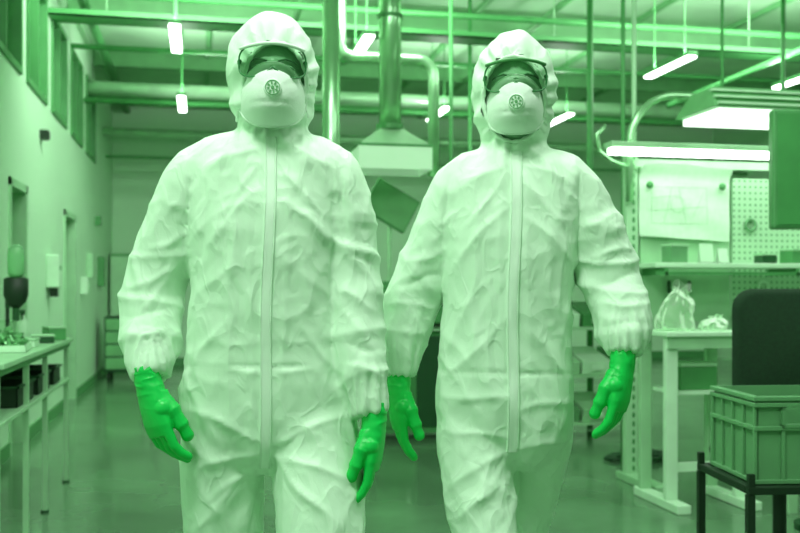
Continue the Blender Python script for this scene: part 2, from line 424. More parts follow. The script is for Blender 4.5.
        for sx in (-1, 1):
            MB().tube([(sx*gw*.98, gyf(gw), gz+.004), (sx*(gw+.002), -.06, gz+.004), (sx*.074, .01, gz)], [.005,.004,.003], 8).build('temple_arm', M['frame'], gog, xf=XF)
        for H in S['hands']: s.glove(*H)
        for L in S['shoes']:
            q = s.P(*L[:3])
            m = MB()
            m.tube([(q.x, q.y+.07, .055), (q.x, q.y, .06), (q.x, q.y-.1, .05), (q.x, q.y-.17, .04)], [.045,.055,.052,.036], 16).ball((q.x, q.y+.07, .052), .045).cyl((q.x, q.y+.03, .05), (q.x, q.y+.03, .17), .062).ball((q.x,q.y-.17,.038),.036)
            me2 = remeshed(m, .008, 6)
            for v in me2.vertices: v.co.z = max(.002, v.co.z)
            mesh_obj('overshoe', me2, M['suit'], s.root)
    def glove(s, wrist, down, thumb, curl, scale=1.0):
        W = s.P(*wrist); Dn = Vector(down).normalized(); T = Vector(thumb); T = (T-Dn*T.dot(Dn)).normalized()
        side = curl[0]; N = Dn.cross(T)*side
        m = MB()
        rings = []
        for sdist, w, t, off in ((-.045,.025,.024,0),(-.01,.030,.026,0),(.015,.035,.025,0),(.045,.043,.0240,.0),(.075,.0455,.0215,.0),(.098,.043,.016,.001)):
            rings.append([W+(Dn*sdist+T*(w*math.cos(a))+N*(t*math.sin(a)+off))*scale for a in [2*math.pi*k/24 for k in range(24)]])
        m.loft(rings)
        fing = ((.0335,.070,.0112,.00,0),(.0113,.079,.0114,.0,1),(-.0112,.074,.0110,-.0,2),(-.0330,.059,.0100,-.01,3))
        for off, ln, r, spr, fi in fing:
            base = W+(Dn*.088+T*off)*scale; ang = 0; pts = [W+(Dn*.07+T*off*.9)*scale, base]; rad = [r*1.0, r*1.0]
            for seg, fr_ in enumerate((.46,.30,.24)):
                ang += curl[1+fi][seg]
                dirn = (Dn*math.cos(ang)+N*math.sin(ang)+T*spr*math.cos(ang)).normalized()
                p0 = pts[-1]
                for k in range(1, 5):
                    pts.append(p0+dirn*ln*fr_*scale*k/4); rad.append(r*(1-.05*seg-.016*k + (.03 if k == 4 and seg < 2 else 0)))
            rad = [q*scale*.96 for q in rad]
            m.tube(pts, rad, 12); m.ball(pts[-1], rad[-1], 12, 8)
        p = W+(Dn*.018+T*.018+N*.008)*scale; pts = [p]; rad = [.018]
        d1 = (Dn*.86+T*.44+N*.26).normalized(); d2 = (Dn*.95+T*.12+N*.30).normalized(); d3 = (Dn*.97+T*-.06+N*.34).normalized()
        for dd, ln, ra in ((d1,.042,.0165),(d2,.032,.0140),(d3,.024,.0120)):
            p0 = pts[-1]
            for k in range(1, 4): pts.append(p0+dd*ln*scale*k/3); rad.append(ra+(.001 if k == 3 else 0))
        m.tube(pts, [q*scale for q in rad], 14); m.ball(pts[-1], rad[-1]*scale, 14, 8)
        m.ball(W+(Dn*.045+T*.028+N*.004)*scale, .021*scale)
        me = remeshed(m, .0018, 4)
        sd = Vector((s.spec['seed'],0,0)); nv = len(me.vertices)
        co = np.empty(nv*3); me.vertices.foreach_get('co', co); no = np.empty(nv*3); me.vertices.foreach_get('normal', no)
        cl = co.reshape(-1,3).tolist(); dl = []
        for c in cl:
            q = Vector(c); up = max(0, min(1, 1-(q-W).dot(Dn)/.06))
            dl.append(.0003*ridge(q*20+sd)+.0018*up*ridge(Vector((q.x*18, q.y*18, q.z*60))+sd)-.0004)
        co = co.reshape(-1,3)+no.reshape(-1,3)*np.array(dl)[:,None]
        me.vertices.foreach_set('co', co.ravel()); me.update()
        return mesh_obj('glove', me, M['glove'], s.root)

relax = ((.20,.38,.28),(.25,.41,.28),(.30,.43,.28),(.35,.45,.28))
soft = ((.12,.30,.24),(.15,.33,.25),(.18,.35,.25),(.22,.37,.25))
P1 = dict(seed=1.3, turn=1.0, head=(273,76), hood=(.103,.125,.140), face=(275,85,32,43),
    torso=[(130,247,298,.015,.065),(142,227,319,.015,.084),(154,205,336,.015,.097),(168,190,347,.01,.106),(192,185,348,.01,.116),(230,186,345,0,.12),(290,191,340,0,.117),(345,189,343,0,.116),(385,183,350,0,.12),(415,180,356,0,.116),(436,184,358,0,.108),(455,200,345,0,.09),(470,225,315,0,.05)],
    limbs=[[(224,400,0,.090),(222,450,.005,.096),(222,490,.02,.096),(224,540,.03,.090),(228,600,.05,.080),(232,680,.10,.078),(234,740,.14,.066)],
           [(312,400,0,.092),(316,450,-.02,.102),(319,490,-.05,.103),(320,540,-.09,.096),(318,600,-.12,.085),(314,680,-.10,.08),(312,762,-.08,.066)],
           [(246,157,.012,.062),(218,165,.012,.070),(194,182,.01,.077),(177,228,.02,.077),(158,272,.03,.073),(150,305,.02,.071),(149,338,-.03,.064),(150,360,-.07,.052),(151,378,-.09,.041)],
           [(294,157,.012,.062),(316,165,.012,.069),(335,181,.01,.074),(345,235,.02,.074),(349,290,.01,.071),(355,335,-.02,.066),(362,376,-.05,.056),(367,400,-.06,.045),(370,415,-.065,.040)]],
    cuffs=[(151,372,-.088),(368,406,-.06)],
    shoes=[(234,750,.15),(312,770,-.08)],
    zip=((271,137),(264,468)), mask=(273,95), masksz=(.0745,.0675), valve=.006, gog=(277,62,.072,.0355), highlight_bar=True,
    hands=[((150,388,-.098),(.24,-.05,-1),(.66,-.74,0),(-1,)+relax,1.10),((374,423,-.068),(-.05,-.02,-1),(-.10,-.99,0),(1,)+soft,1.06)],
    folds=[(262,145,205,170,7,6),(280,145,330,165,7,6),(258,190,205,245,7,6),(285,200,335,250,7,6),
           (205,195,190,330,7,-7),(331,200,335,330,7,-6),(225,320,190,372,7,5),(300,330,340,372,7,5),(262,372,200,366,5,4),(345,368,275,372,5,4),
           (184,366,350,368,3,-4),(192,165,184,240,3,-6),(338,162,346,240,3,-6),
           (262,440,190,410,7,7),(262,450,195,470,7,6),(272,445,345,415,7,7),(272,455,350,480,7,7),(240,480,195,530,8,5),(290,480,340,530,8,6),(275,430,272,530,6,-9),(262,460,210,500,5,6),(275,460,320,510,5,6),
           (252,150,250,440,6,4),(286,160,284,420,6,4),(240,210,225,290,6,5),(300,240,312,310,6,5),(258,165,222,215,4,5),(284,172,322,215,4,5),
           (165,200,190,215,6,5),(150,250,185,235,6,6),(125,290,172,270,7,7),(120,315,175,310,6,-6),(125,335,172,330,6,6),(372,260,335,240,6,5),(375,310,338,290,6,6),(380,350,342,345,6,-5),(382,375,346,365,6,6)])
P2 = dict(seed=8.1, turn=.8, head=(514,92), hood=(.101,.125,.142), face=(514,99,31,43),
    torso=[(146,492,540,.015,.065),(157,471,561,.015,.084),(168,453,580,.015,.097),(182,444,590,.01,.106),(206,440,590,.01,.116),(240,442,575,0,.12),(295,446,570,0,.117),(345,442,570,0,.116),(390,436,574,0,.12),(415,436,574,0,.116),(436,442,571,0,.106),(455,462,556,0,.088),(468,485,540,0,.05)],
    limbs=[[(474,395,0,.085),(473,440,-.02,.090),(477,480,-.05,.085),(486,540,-.10,.074),(488,590,-.14,.072),(486,660,-.12,.072),(484,730,-.10,.064)],
           [(538,395,0,.084),(541,435,.02,.082),(536,475,.05,.071),(524,525,.09,.060),(520,575,.12,.060),(518,620,.24,.062),(516,655,.34,.06)],
           [(490,171,.012,.060),(471,179,.012,.068),(456,196,.01,.074),(442,234,.03,.074),(425,270,.05,.071),(414,300,.06,.067),(404,333,.05,.061),(400,357,.04,.051),(399,376,.035,.040)],
           [(538,171,.012,.060),(558,179,.012,.068),(575,195,.01,.076),(592,234,.01,.076),(607,268,0,.074),(616,295,-.02,.070),(621,318,-.06,.064),(624,340,-.09,.052),(624,354,-.10,.040)]],
    cuffs=[(400,370,.035),(624,348,-.095)],
    shoes=[(484,740,-.10),(516,663,.34)],
    zip=((516,151),(512,452)), mask=(517,105), masksz=(.0705,.0665), valve=-.002, gog=(514,77,.0715,.036), highlight_bar=False,
    hands=[((399,387,.033),(.02,-.05,-1),(.20,-.98,0),(-1,)+soft,1.08),((622,366,-.105),(-.12,-.08,-1),(-.50,-.86,0),(1,)+relax,1.08)],
    folds=[(508,165,455,190,7,6),(524,165,575,185,7,6),(508,205,450,270,7,6),(524,215,570,260,7,6),
           (438,372,574,374,3,-4),(449,176,441,250,3,-6),(580,176,577,250,3,-6),
           (502,165,502,390,6,4),(528,165,528,390,6,4),(505,320,445,380,7,6),(525,330,568,375,7,5),(510,400,440,395,6,6),(518,410,572,400,6,5),(515,440,450,430,6,6),(515,450,455,480,7,6),(518,450,565,440,6,6),(517,430,515,520,5,-8),(530,470,560,500,6,5),(500,480,460,520,6,5),
           (480,260,460,330,5,5),(545,250,555,320,5,5),(504,180,468,225,4,5),(527,185,562,225,4,5),
           (460,215,432,225,6,5),(448,250,410,262,6,6),(440,275,400,285,6,-6),(432,305,392,305,6,6),(425,330,388,335,6,5),(585,225,618,215,6,6),(592,255,632,250,6,7),(598,285,645,272,6,-6),(602,305,648,305,6,7),(605,325,648,325,5,-4)])
Person(2.18, 270, 'person in white hooded coverall and green gloves, left one with zip flap reaching crotch', P1).make()
Person(2.33, 514, 'person in white hooded coverall and green gloves, right one mid stride slightly farther back', P2).make()

# ------------------------------------------------------------------ the room
XL, XR, YB, YF, ZC = -1.35, 9.0, 15.7, -2.5, 4.3
m = MB().box(XL-.3, YF, -.15, XR+.3, YB+.3, 0); struct(m.build('floor', M['floor']))
m = MB().box(XL-.3, YF, ZC, XR+.3, YB+.3, ZC+.15); struct(m.build('ceiling', M['ceil']))
m = MB().box(XL-.3, YB, 0, XR+.3, YB+.25, ZC); struct(m.build('wall_back', M['wallb']))
m = MB().box(XR, YF, 0, XR+.25, YB, ZC); struct(m.build('wall_right', M['wall']))
wins = [(6.55,7.8),(8.05,9.05),(9.35,10.35),(10.7,11.7),(12.1,13.1)]
doors = [(7.33,8.05),(10.2,11.1)]
m = MB()
def wallbox(y0, y1, z0, z1): m.box(XL-.25, y0, z0, XL, y1, z1)
wallbox(YF, YB, 3.8, ZC); wallbox(YF, YB, 2.02, 2.85)
prev = YF
for a, b in wins: wallbox(prev, a, 2.85, 3.8); prev = b
wallbox(prev, YB, 2.85, 3.8)
prev = YF
for a, b in doors: wallbox(prev, a, 0, 2.02); prev = b
wallbox(prev, YB, 0, 2.02)
struct(m.build('wall_left', M['wall']))
for i, (a, b) in enumerate(wins):
    w = MB()
    for (y0, y1, z0, z1) in ((a,b,2.85,2.9),(a,b,3.75,3.8),(a,a+.05,2.9,3.75),(b-.05,b,2.9,3.75),((a+b)/2-.02,(a+b)/2+.02,2.9,3.75)):
        w.box(XL-.12, y0, z0, XL+.02, y1, z1)
    wo = struct(w.build('window_%d' % (i+1), M['mid']))
    MB().box(XL-.10, a+.05, 2.9, XL-.08, b-.05, 3.75).build('window_pane', M['pane'], wo)
for i, (a, b) in enumerate(doors):
    w = MB()
    w.box(XL-.26, a, 0, XL+.015, a+.06, 2.02); w.box(XL-.26, b-.06, 0, XL+.015, b, 2.02); w.box(XL-.26, a, 1.96, XL+.015, b, 2.02)
    wo = struct(w.build('door_%d' % (i+1), M['met']))
    MB().box(XL-.2, a+.06, .01, XL-.15, b-.06, 1.96).build('door_leaf', M['mid'], wo, bevel=.004)
    MB().cyl((XL-.15, b-.14, 1.02), (XL-.09, b-.14, 1.02), .012).cyl((XL-.10, b-.14, 1.02), (XL-.10, b-.26, 1.02), .01).build('door_handle', M['white'], wo)
struct(MB().box(XL, YF, 0, XL+.015, 7.33, .1).box(XL, 8.05, 0, XL+.015, 10.2, .1).box(XL, 11.1, 0, XL+.015, YB, .1).build('baseboard_left', M['mid']))
struct(MB().box(XL+.02, YB-.015, 0, XR, YB, .12).build('baseboard_back', M['mid']))

bd = ['roof beam nearest the camera crossing the ceiling','second roof beam from the camera crossing the ceiling','third roof beam from the camera crossing the ceiling','roof beam running along the top of the back wall']
for i, y in enumerate((7.9, 10.4, 12.9, 15.4)):
    b = MB().box(XL+.01, y-.06, ZC-.02, XR-.01, y+.06, ZC-.001).box(XL+.01, y-.01, ZC-.20, XR-.01, y+.01, ZC-.02).box(XL+.01, y-.06, ZC-.215, XR-.01, y+.06, ZC-.20)
    tag(b.build('roof_beam', M['joist']), 'green steel ' + bd[i], 'beam', 'steel beams under the ceiling')
def pipe(label, pts, r, mt='pipe', name='service_pipe', cat='pipe', grp='pipes under the ceiling'):
    o = Vector(pts[0]); t = MB().tube([Vector(p)-o for p in pts], r, 14).build(name, M[mt], None, tuple(o), True)
    return tag(t, label, cat, grp)
t = thing('cable_tray', 'dark green flat cable tray crossing the ceiling above both people', 'cable tray', (XL, 9.3, 3.7))
MB().box(0,-.14,0,XR-XL,.14,.015).box(0,-.14,0,XR-XL,-.13,.06).box(0,.13,0,XR-XL,.14,.06).build('tray', M['beam'], t)
for k in range(5):
    MB().cyl((.5+2.2*k,0,.01),(.5+2.2*k,0,ZC-3.7),.008,seg=8).build('hanger_rod', M['met'], t)
pipe('pale thick air duct crossing the far ceiling behind the cable tray', [(XL,12.2,3.66),(XR,12.2,3.66)], .085, 'pipel')
pipe('thin dark pipe crossing the ceiling just below the pale thick duct', [(XL,11.95,3.46),(XR,11.95,3.46)], .03, 'beam')
pipe('pale pipe crossing in front of the back wall near its top', [(XL,14.2,3.45),(XR,14.2,3.45)], .06, 'pipel')
pipe('thin dark pipe crossing low in front of the back wall', [(XL,14.6,3.15),(XR,14.6,3.15)], .022, 'joist')
pipe('mid grey pipe crossing the ceiling between cable tray and thick duct', [(XL,10.0,3.92),(XR,10.0,3.92)], .045, 'pipe')
pipe('thin dark conduit crossing the ceiling nearest the camera above the tray', [(XL,9.07,3.88),(XR,9.07,3.88)], .03, 'beam')
pipe('thin dark conduit crossing the ceiling just in front of the thick duct', [(XL,10.72,3.8),(XR,10.72,3.8)], .028, 'beam')
pipe('dark pipe crossing the ceiling behind the pale thick duct', [(XL,13.3,3.78),(XR,13.3,3.78)], .04, 'joist')
pipe('dark green pipe running along the left wall under the ceiling', [(-1.12,3,4.03),(-1.12,15.7,4.03)], .05, 'beam')
pipe('dark pipe running away from camera over the gap between the people', [(1.0,6,4.1),(1.0,15.7,4.1)], .04, 'joist')
pipe('dark pipe running away from camera above the right workstation', [(3.6,6,4.1),(3.6,15.7,4.1)], .035, 'joist')
pipe('slanting conduit dropping from the ceiling at upper right', [(7.5,8.75,ZC),(4.6,8.9,3.05)], .03, 'beam')
for xx in (.1, 1.9, 3.0, 4.9, 6.1):
    tag(MB().box(-.03,-5,0,.03,4.9,.05).build('ceiling_joist', M['joist'], None, (xx, 10.6, ZC-.052)), 'pale steel joist running away from camera flat under the ceiling', 'joist', 'joists under the ceiling')
def vert(px, d, r, mt, label, z0=0.0, z1=ZC-.001, name='vertical_pipe'):
    x, y = G(px, d)
    return tag(MB().cyl((0,0,z0),(0,0,z1),r,seg=18).build(name, M[mt], None, (x,y,0), True), label, 'pipe', 'vertical pipes and conduits')
vert(331, 6.8, .062, 'pipe', 'wide steel pipe rising beside the left person\'s hood')
vert(451, 8.6, .018, 'beam', 'thin green conduit left of the right person\'s hood')
vert(470, 9.95, .02, 'beam', 'thin conduit directly behind the edge of the right person\'s hood')
vert(590, 8.35, .028, 'beam', 'green conduit at the right of the right person\'s hood', 0)
vert(623, 6.1, .014, 'beam', 'first of two close thin rods above the workstation post')
vert(634, 6.1, .016, 'met', 'second of two close thin rods above the workstation post')
vert(783, 8.4, .02, 'beam', 'thin conduit above the dark screen at far right')
x0, y0 = G(340, 8.3); x1, y1 = G(430, 8.6)
pts = [(x0, y0, ZC), (x0, y0, ZP(56,8.3)+.1), (x0+.03, y0, ZP(56,8.3)+.03), (x0+.1, y0, ZP(56,8.3)), (x1-.14, y0, ZP(56,8.3))]
for k in range(1, 7):
    a = k/6*math.pi/2; pts.append((x1-.14+.14*math.sin(a), y0, ZP(56,8.3)-.14+.14*math.cos(a)))
pts.append((x1, y0, 2.2))
pipe('pale bent duct curving down beside the extraction hood', pts, .05, 'pipe', 'bent_duct')
x, y = G(390, 7.5)
t = thing('extraction_hood', 'pale pyramid shaped extraction hood hanging from a round duct between the people', 'extraction hood', (x, y, 2.12))
MB().cyl((0,0,.36),(0,0,ZC-2.121),.088,seg=24).build('duct', M['pipe'], t, smooth=True)
MB().cyl((0,0,.33),(0,0,.37),.11).build('flange', M['mid'], t)
MB().cyl((0,0,1.2),(0,0,1.23),.1).build('flange', M['mid'], t)
def sq(w, z): return [Vector((-w,-w*.8,z)), Vector((w,-w*.8,z)), Vector((w,w*.8,z)), Vector((-w,w*.8,z))]
MB().loft([sq(.285,.18), sq(.09,.33)]).build('hood_cone', M['met'], t)
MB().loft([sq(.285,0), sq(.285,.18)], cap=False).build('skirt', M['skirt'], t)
MB().loft([sq(.29,.17), sq(.29,.19)]).build('hood_edge', M['mid'], t)
LP = [(-.2,8.3,'hanging strip lamp at upper left, the nearer of the two left of the left hood'),
      (-.2,11.2,'hanging strip lamp at upper left, the farther of the two left of the left hood'),
      (1.38,8.3,'hanging strip lamp close beside the wide steel pipe'),
      (2.8,11.2,'small distant strip lamp between the bent duct and the right hood'),
      (4.36,8.4,'long bright strip lamp to the upper right of the right hood'),
      (4.36,11.3,'distant strip lamp just beside the right hood'),
      (5.9,8.6,'strip lamp at the right edge of the view')]
for i, (x, y, lb) in enumerate(LP):
    if i == 0:
        lampA = thing('strip_lamp', lb, 'ceiling lamp', (x,y,3.3), 0, 'strip lamps hanging from the ceiling')
        MB().box(-.05,-.45,.025,.05,.45,.06).build('housing', M['mid'], lampA, bevel=.005)
        MB().box(-.045,-.44,0,.045,.44,.025).build('diffuser', M['lamp'], lampA, bevel=.01)
        for s in (-1, 1): MB().cyl((0,.3*s,.06),(0,.3*s,ZC-3.301),.006,seg=8).build('hanging_rod', M['beam'], lampA)
    else: dup(lampA, (x,y,3.3), lb)

# ------------------------------------------------------------------ left bench and wall fittings
t = thing('workbench', 'long pale workbench with a lower shelf along the left wall', 'workbench', (-1.03, 5.25, 0))
MB().box(-.29,-1.1,.875,.25,1.1,.9).build('tabletop', M['met'], t, bevel=.004)
MB().box(-.27,-1.08,.63,.23,1.08,.65).build('lower_shelf', M['met'], t, bevel=.003)
MB().box(.20,-1.08,.845,.23,1.08,.875).build('apron', M['mid'], t)
for yy in (-1.05, -.36, .22, 1.05):
    for xx in (-.25, .21):
        MB().box(xx-.013,yy-.013,.012,xx+.013,yy+.013,.874).build('leg', M['met'], t)
        MB().cyl((xx,yy,0),(xx,yy,.012),.022,seg=12).build('levelling_foot', M['dark'], t)
t = thing('parts_tray', 'shallow metal tray heaped with small parts on the left bench', 'tray', (-.95, 5.02, .901), .1)
MB().box(-.12,-.2,0,.12,.2,.006).box(-.12,-.2,0,-.115,.2,.035).box(.115,-.2,0,.12,.2,.035).box(-.12,-.2,0,.12,-.195,.035).box(-.12,.195,0,.12,.2,.035).build('tray', M['white'], t)
m = MB()
for k in range(140):
    cx, cy = random.uniform(-.1,.1), random.uniform(-.18,.18); h_ = .09*(1-(cx/.12)**2)*(1-(cy/.2)**2)
    mt = Matrix.Translation((cx,cy,random.uniform(.022,.028+h_))) @ Matrix.Rotation(random.random()*6,4,(random.random(),random.random(),1))
    m.box(-.018,-.007,-.006,.018,.007,.006,mt)
o = m.build('metal_parts', M['brass'], t); o['kind'] = 'stuff'
for k, (xx, yy, w_, h_, lb, mt_) in enumerate(((-.90,5.34,.06,.035,'small pale parts box with raised lid beside the tray on the left bench','white'),(-.88,5.78,.06,.035,'low dark parts box behind the pale one on the left bench','dark'),(-.86,6.08,.05,.07,'taller mid green parts box at the far front corner of the left bench','mid'),(-1.12,5.78,.07,.12,'tall pale parts box at the back of the left bench by the wall','met'))):
    t = thing('parts_box', lb, 'box', (xx, yy, .901), .2*(k % 3))
    MB().box(-w_,-.08,0,w_,.08,h_).build('body', M[mt_], t, bevel=.004)
    MB().box(-w_-.004,-.084,h_+.001,w_+.004,.084,h_+.011).build('lid', M['met'], t, bevel=.003)
for i, (yy, lb, w) in enumerate(((4.95,'black open crate on the lower shelf of the left bench, nearest the camera',.44),(5.5,'black open crate on the lower shelf of the left bench, in the middle',.4),(5.98,'smaller black crate at the far end of the lower bench shelf',.26))):
    t = thing('storage_crate', lb, 'crate', (-1.0, yy, .651), 0, 'black crates on the left bench shelf')
    m = MB().box(-.17,-w/2,0,.17,w/2,.008).box(-.17,-w/2,0,-.16,w/2,.10).box(.16,-w/2,0,.17,w/2,.10).box(-.17,-w/2,0,.17,-w/2+.01,.10).box(-.17,w/2-.01,0,.17,w/2,.10)
    m.build('bin', M['black'], t, bevel=.003)
    MB().box(-.18,-w/2-.01,.09,.18,-w/2,.1).box(-.18,w/2,.09,.18,w/2+.01,.1).box(.17,-w/2-.01,.09,.18,w/2+.01,.1).box(-.18,-w/2-.01,.09,-.17,w/2+.01,.1).build('rim', M['dark'], t)
x, y = G(16, 5.3)
t = thing('bottle_dispenser', 'clear bottle upended in a black holder standing on the left bench', 'dispenser', (x, y, .901))
MB().cyl((0,0,0),(0,0,.012),.06).build('base', M['black'], t)
MB().cyl((-.045,0,.01),(-.045,0,.3),.01).build('stand_rod', M['black'], t)
MB().lathe([(.02,.2),(.05,.23),(.065,.27),(.065,.36),(.045,.37)]).build('holder', M['black'], t, smooth=True)
MB().lathe([(.03,.37),(.043,.39),(.045,.49),(.04,.53),(.015,.55)]).build('bottle', M['clear'], t, smooth=True)
MB().cyl((0,0,.13),(0,0,.2),.018).build('nozzle', M['dark'], t)
MB().box(-.055,-.01,.2,-.03,.01,.3).build('clamp', M['dark'], t)
t = thing('spray_bottle', 'small white spray bottle at the far end of the left bench', 'bottle', (-1.05, 6.15, .901))
MB().lathe([(.032,0),(.035,.01),(.035,.1),(.014,.135),(.014,.15)]).build('bottle', M['white'], t, smooth=True)
MB().box(-.012,-.03,.15,.012,.015,.18).build('trigger_head', M['dark'], t, bevel=.003)
MB().box(-.005,-.03,.12,.005,-.02,.15).build('trigger', M['dark'], t)
t = thing('wall_dispenser', 'white wall dispenser with a black nozzle between the two left doors', 'dispenser', (XL, 9.15, 1.2))
MB().box(0,-.1,.02,.11,.1,.32).build('housing', M['white'], t, bevel=.012)
MB().box(.02,-.04,-.06,.09,.04,.02).build('nozzle', M['black'], t, bevel=.005)
MB().box(.111,-.05,.18,.113,.05,.22).build('viewing_window', M['mid'], t)
for i, (yy, zz, w, h, mt, lb) in enumerate(((8.75,2.5,.1,.08,'black','small black sensor box high on the left wall below the windows'),
        (13.2,2.05,.16,.12,'mid','small dark junction box high on the far part of the left wall'),
        (12.3,1.35,.22,.3,'met','pale electrical box on the left wall past the second door'),
        (13.6,1.25,.3,.4,'mid','mid green switch cabinet on the left wall near the back corner'),
        (11.7,1.15,.14,.2,'white','white switch plate just past the second left door'))):
    t = thing('wall_box', lb, 'wall box', (XL, yy, zz))
    MB().box(0,-w/2,0,.07,w/2,h).build('housing', M[mt], t, bevel=.006)
    MB().box(.07,-w/2+.012,.012,.075,w/2-.012,h-.012).build('cover', M[mt], t)
    MB().cyl((.075,w*.3,h/2),(.085,w*.3,h/2),.008,seg=10).build('latch', M['white'], t)
t = thing('tool_trolley', 'small dark tool trolley parked by the left wall near the back', 'trolley', (-.98, 13.4, 0))
MB().box(-.25,-.3,.12,.25,.3,.85).build('body', M['dark'], t, bevel=.01)
for k in range(4): MB().box(-.23,-.315,.16+.17*k,.23,-.3,.31+.17*k).build('drawer', M['joist'], t, bevel=.004)
for a in (-.2,.2):
    for b in (-.25,.25): MB().cyl((a-.015,b,.05),(a+.015,b,.05),.05,seg=16).cyl((a,b,.05),(a,b,.12),.012,seg=8).build('caster', M['black'], t)
t = thing('tall_locker', 'tall mid green locker standing in the back left corner', 'locker', (-1.02, 15.2, 0))
MB().box(-.3,-.25,0,.3,.25,1.75).build('body', M['joist'], t, bevel=.01)
for k in (-1, 1):
    d_ = MB().box(-.145+.148*k,-.265,.06,.145+.148*k,-.25,1.7).build('door', M['met'], t, bevel=.004)
    MB().box(.04*k-.01,-.28,.85,.04*k+.01,-.265,1.0).build('handle', M['dark'], d_)

# ------------------------------------------------------------------ middle
x, y = G(405, 8.0)
t = thing('equipment_bench', 'pale bench with a dark cabinet below it, behind the gap between the people', 'workbench', (x, y, 0))
MB().box(-.9,-.35,.87,.9,.35,.91).build('tabletop', M['white'], t, bevel=.005)
MB().box(-.3,-.3,.05,.65,.3,.87).build('cabinet', M['mid'], t, bevel=.006)
for k in range(3): 
    d_ = MB().box(-.28+.31*k,-.315,.1,.0+.31*k,-.3,.83).build('cabinet_door', M['beam' if k != 1 else 'dark'], t, bevel=.004)
    MB().box(-.05+.31*k,-.335,.45,-.03+.31*k,-.315,.58).build('door_handle', M['white'], d_)
for a in (-.86,.86):
    for b in (-.3,.3): MB().box(a-.02,b-.02,0,a+.02,b+.02,.869).build('leg', M['met'], t)
x2, y2 = G(391, 7.85); z = ZP(206, 7.85)
t = thing('flat_screen', 'dark tilted flat screen just under the extraction hood', 'screen', (x2, y2, .911), .1)
h = z-.91
mt = Matrix.Translation((0,0,h)) @ Matrix.Rotation(.5,4,'Y')
MB().box(-.20,-.02,-.15,.20,.02,.15,mt).build('casing', M['mid'], t, bevel=.006)
MB().box(-.185,-.024,-.135,.185,-.0201,.135,mt).build('glass', M['joist'], t)
MB().cyl((0,.04,0),(0,.04,h),.018).cyl((0,.04,h),(0,.015,h),.03).build('stand_pole', M['met'], t)
MB().cyl((0,.04,0),(0,.04,.015),.1).build('foot', M['dark'], t)
x, y = G(447, 7.85)
t = thing('bench_machine', 'dark green boxy machine on the bench behind the right person\'s arm', 'machine', (x, y, .911))
MB().box(-.24,-.2,.02,.24,.22,.48).build('casing', M['mid'], t, bevel=.015)
MB().box(-.2,-.206,.16,.08,-.2,.42).build('window', M['dark'], t, bevel=.003)
for k in range(3): MB().cyl((.16,-.2,.2+.09*k),(.16,-.222,.2+.09*k),.018).build('knob', M['white'], t)
MB().box(-.22,-.18,0,.22,.2,.02).build('plinth', M['black'], t)
x, y = G(388, 7.62)
t = thing('bench_press', 'small dark bench press standing in front of the tilted screen', 'press', (x, y, .911))
MB().box(-.09,-.05,0,.09,.1,.03).build('base', M['dark'], t, bevel=.006)
MB().cyl((0,.07,.03),(0,.07,.36),.018).build('column', M['met'], t)
MB().box(-.04,-.05,.26,.04,.09,.36).build('head', M['mid'], t, bevel=.01)
MB().cyl((0,-.02,.13),(0,-.02,.26),.012).build('spindle', M['met'], t)
MB().tube([(.04,.0,.31),(.1,-.03,.36),(.14,-.05,.42)],.007,8).build('lever', M['black'], t)
x, y = G(588, 7.9)
t = thing('storage_rack', 'pale open rack of bins standing behind the right person\'s raised arm', 'rack', (x, y, 0))
for a in (-.42,.42):
    for b in (-.2,.2): MB().box(a-.018,b-.018,0,a+.018,b+.018,1.5).build('upright', M['met'], t)
for z in (.12,.5,.88,1.26): MB().box(-.43,-.22,z,.43,.22,z+.025).build('shelf', M['met'], t)
rk = (x, y)
names = ['left','middle','right']
for zi, (z, zn) in enumerate(((.146,'bottom'),(.526,'second'),(.906,'third'))):
    for k in range(3):
        t = thing('storage_bin', 'open front bin, %s one on the %s shelf of the rack behind the right person' % (names[k], zn), 'bin', (rk[0]-.27+.27*k, rk[1], z), 0, 'bins in the rack')
        w = .12
        MB().loft([[Vector((-w,-.18,0)),Vector((w,-.18,0)),Vector((w,.18,0)),Vector((-w,.18,0))],[Vector((-w,-.2,.1)),Vector((w,-.2,.1)),Vector((w,.18,.2)),Vector((-w,.18,.2))]]).build('bin', M[['crate','met','white','mid'][(k+zi) % 4]], t, bevel=.004)
        MB().box(-.05,-.206,.03,.05,-.198,.07).build('label_holder', M['white'], t)

# ------------------------------------------------------------------ right workstation
SX0, SX1, SY = 2.62, 4.75, 5.62
t = thing('assembly_workstation', 'pale slotted workstation frame with perforated back board and shelf at right', 'workstation', (SX0, SY, 0))
L = SX1-SX0
for a in (.03, L-.03):
    MB().box(a-.04,-.03,0,a+.04,.03,2.12).build('upright', M['slot'], t, bevel=.005)
    MB().box(a-.05,-.45,0,a+.05,.1,.05).build('foot_bar', M['met'], t, bevel=.005)
MB().box(.10,.0,1.0,.72,.02,1.98).build('plain_board', M['met'], t, bevel=.003)
MB().box(.74,.0,.90,L-.08,.02,1.92).build('perforated_board', M['peg'], t)
MB().box(.07,.03,1.98,L-.07,.06,2.03).build('top_rail', M['white'], t)
MB().box(.07,.03,1.0,L-.07,.06,1.05).build('lower_rail', M['white'], t)
MB().box(.05,-.3,1.335,L-.05,-.02,1.365).build('shelf', M['white'], t, bevel=.004)
MB().box(.05,-.31,1.29,L-.05,-.30,1.31).build('label_rail', M['mid'], t)
for a in (.12, 1.0, L-.12): MB().box(a-.01,-.31,1.29,a+.01,-.0,1.334).build('shelf_bracket', M['mid'], t)
pts = [(.0,-.06,1.75)]
for k in range(0, 9):
    a = k/8*math.pi/2; pts.append((.3-.3*math.cos(a), -.06, 2.1+.32*math.sin(a)))
pts.append((.75,-.06,2.42))
MB().tube(pts,.024,12).build('arched_arm', M['pipe'], t, smooth=True)
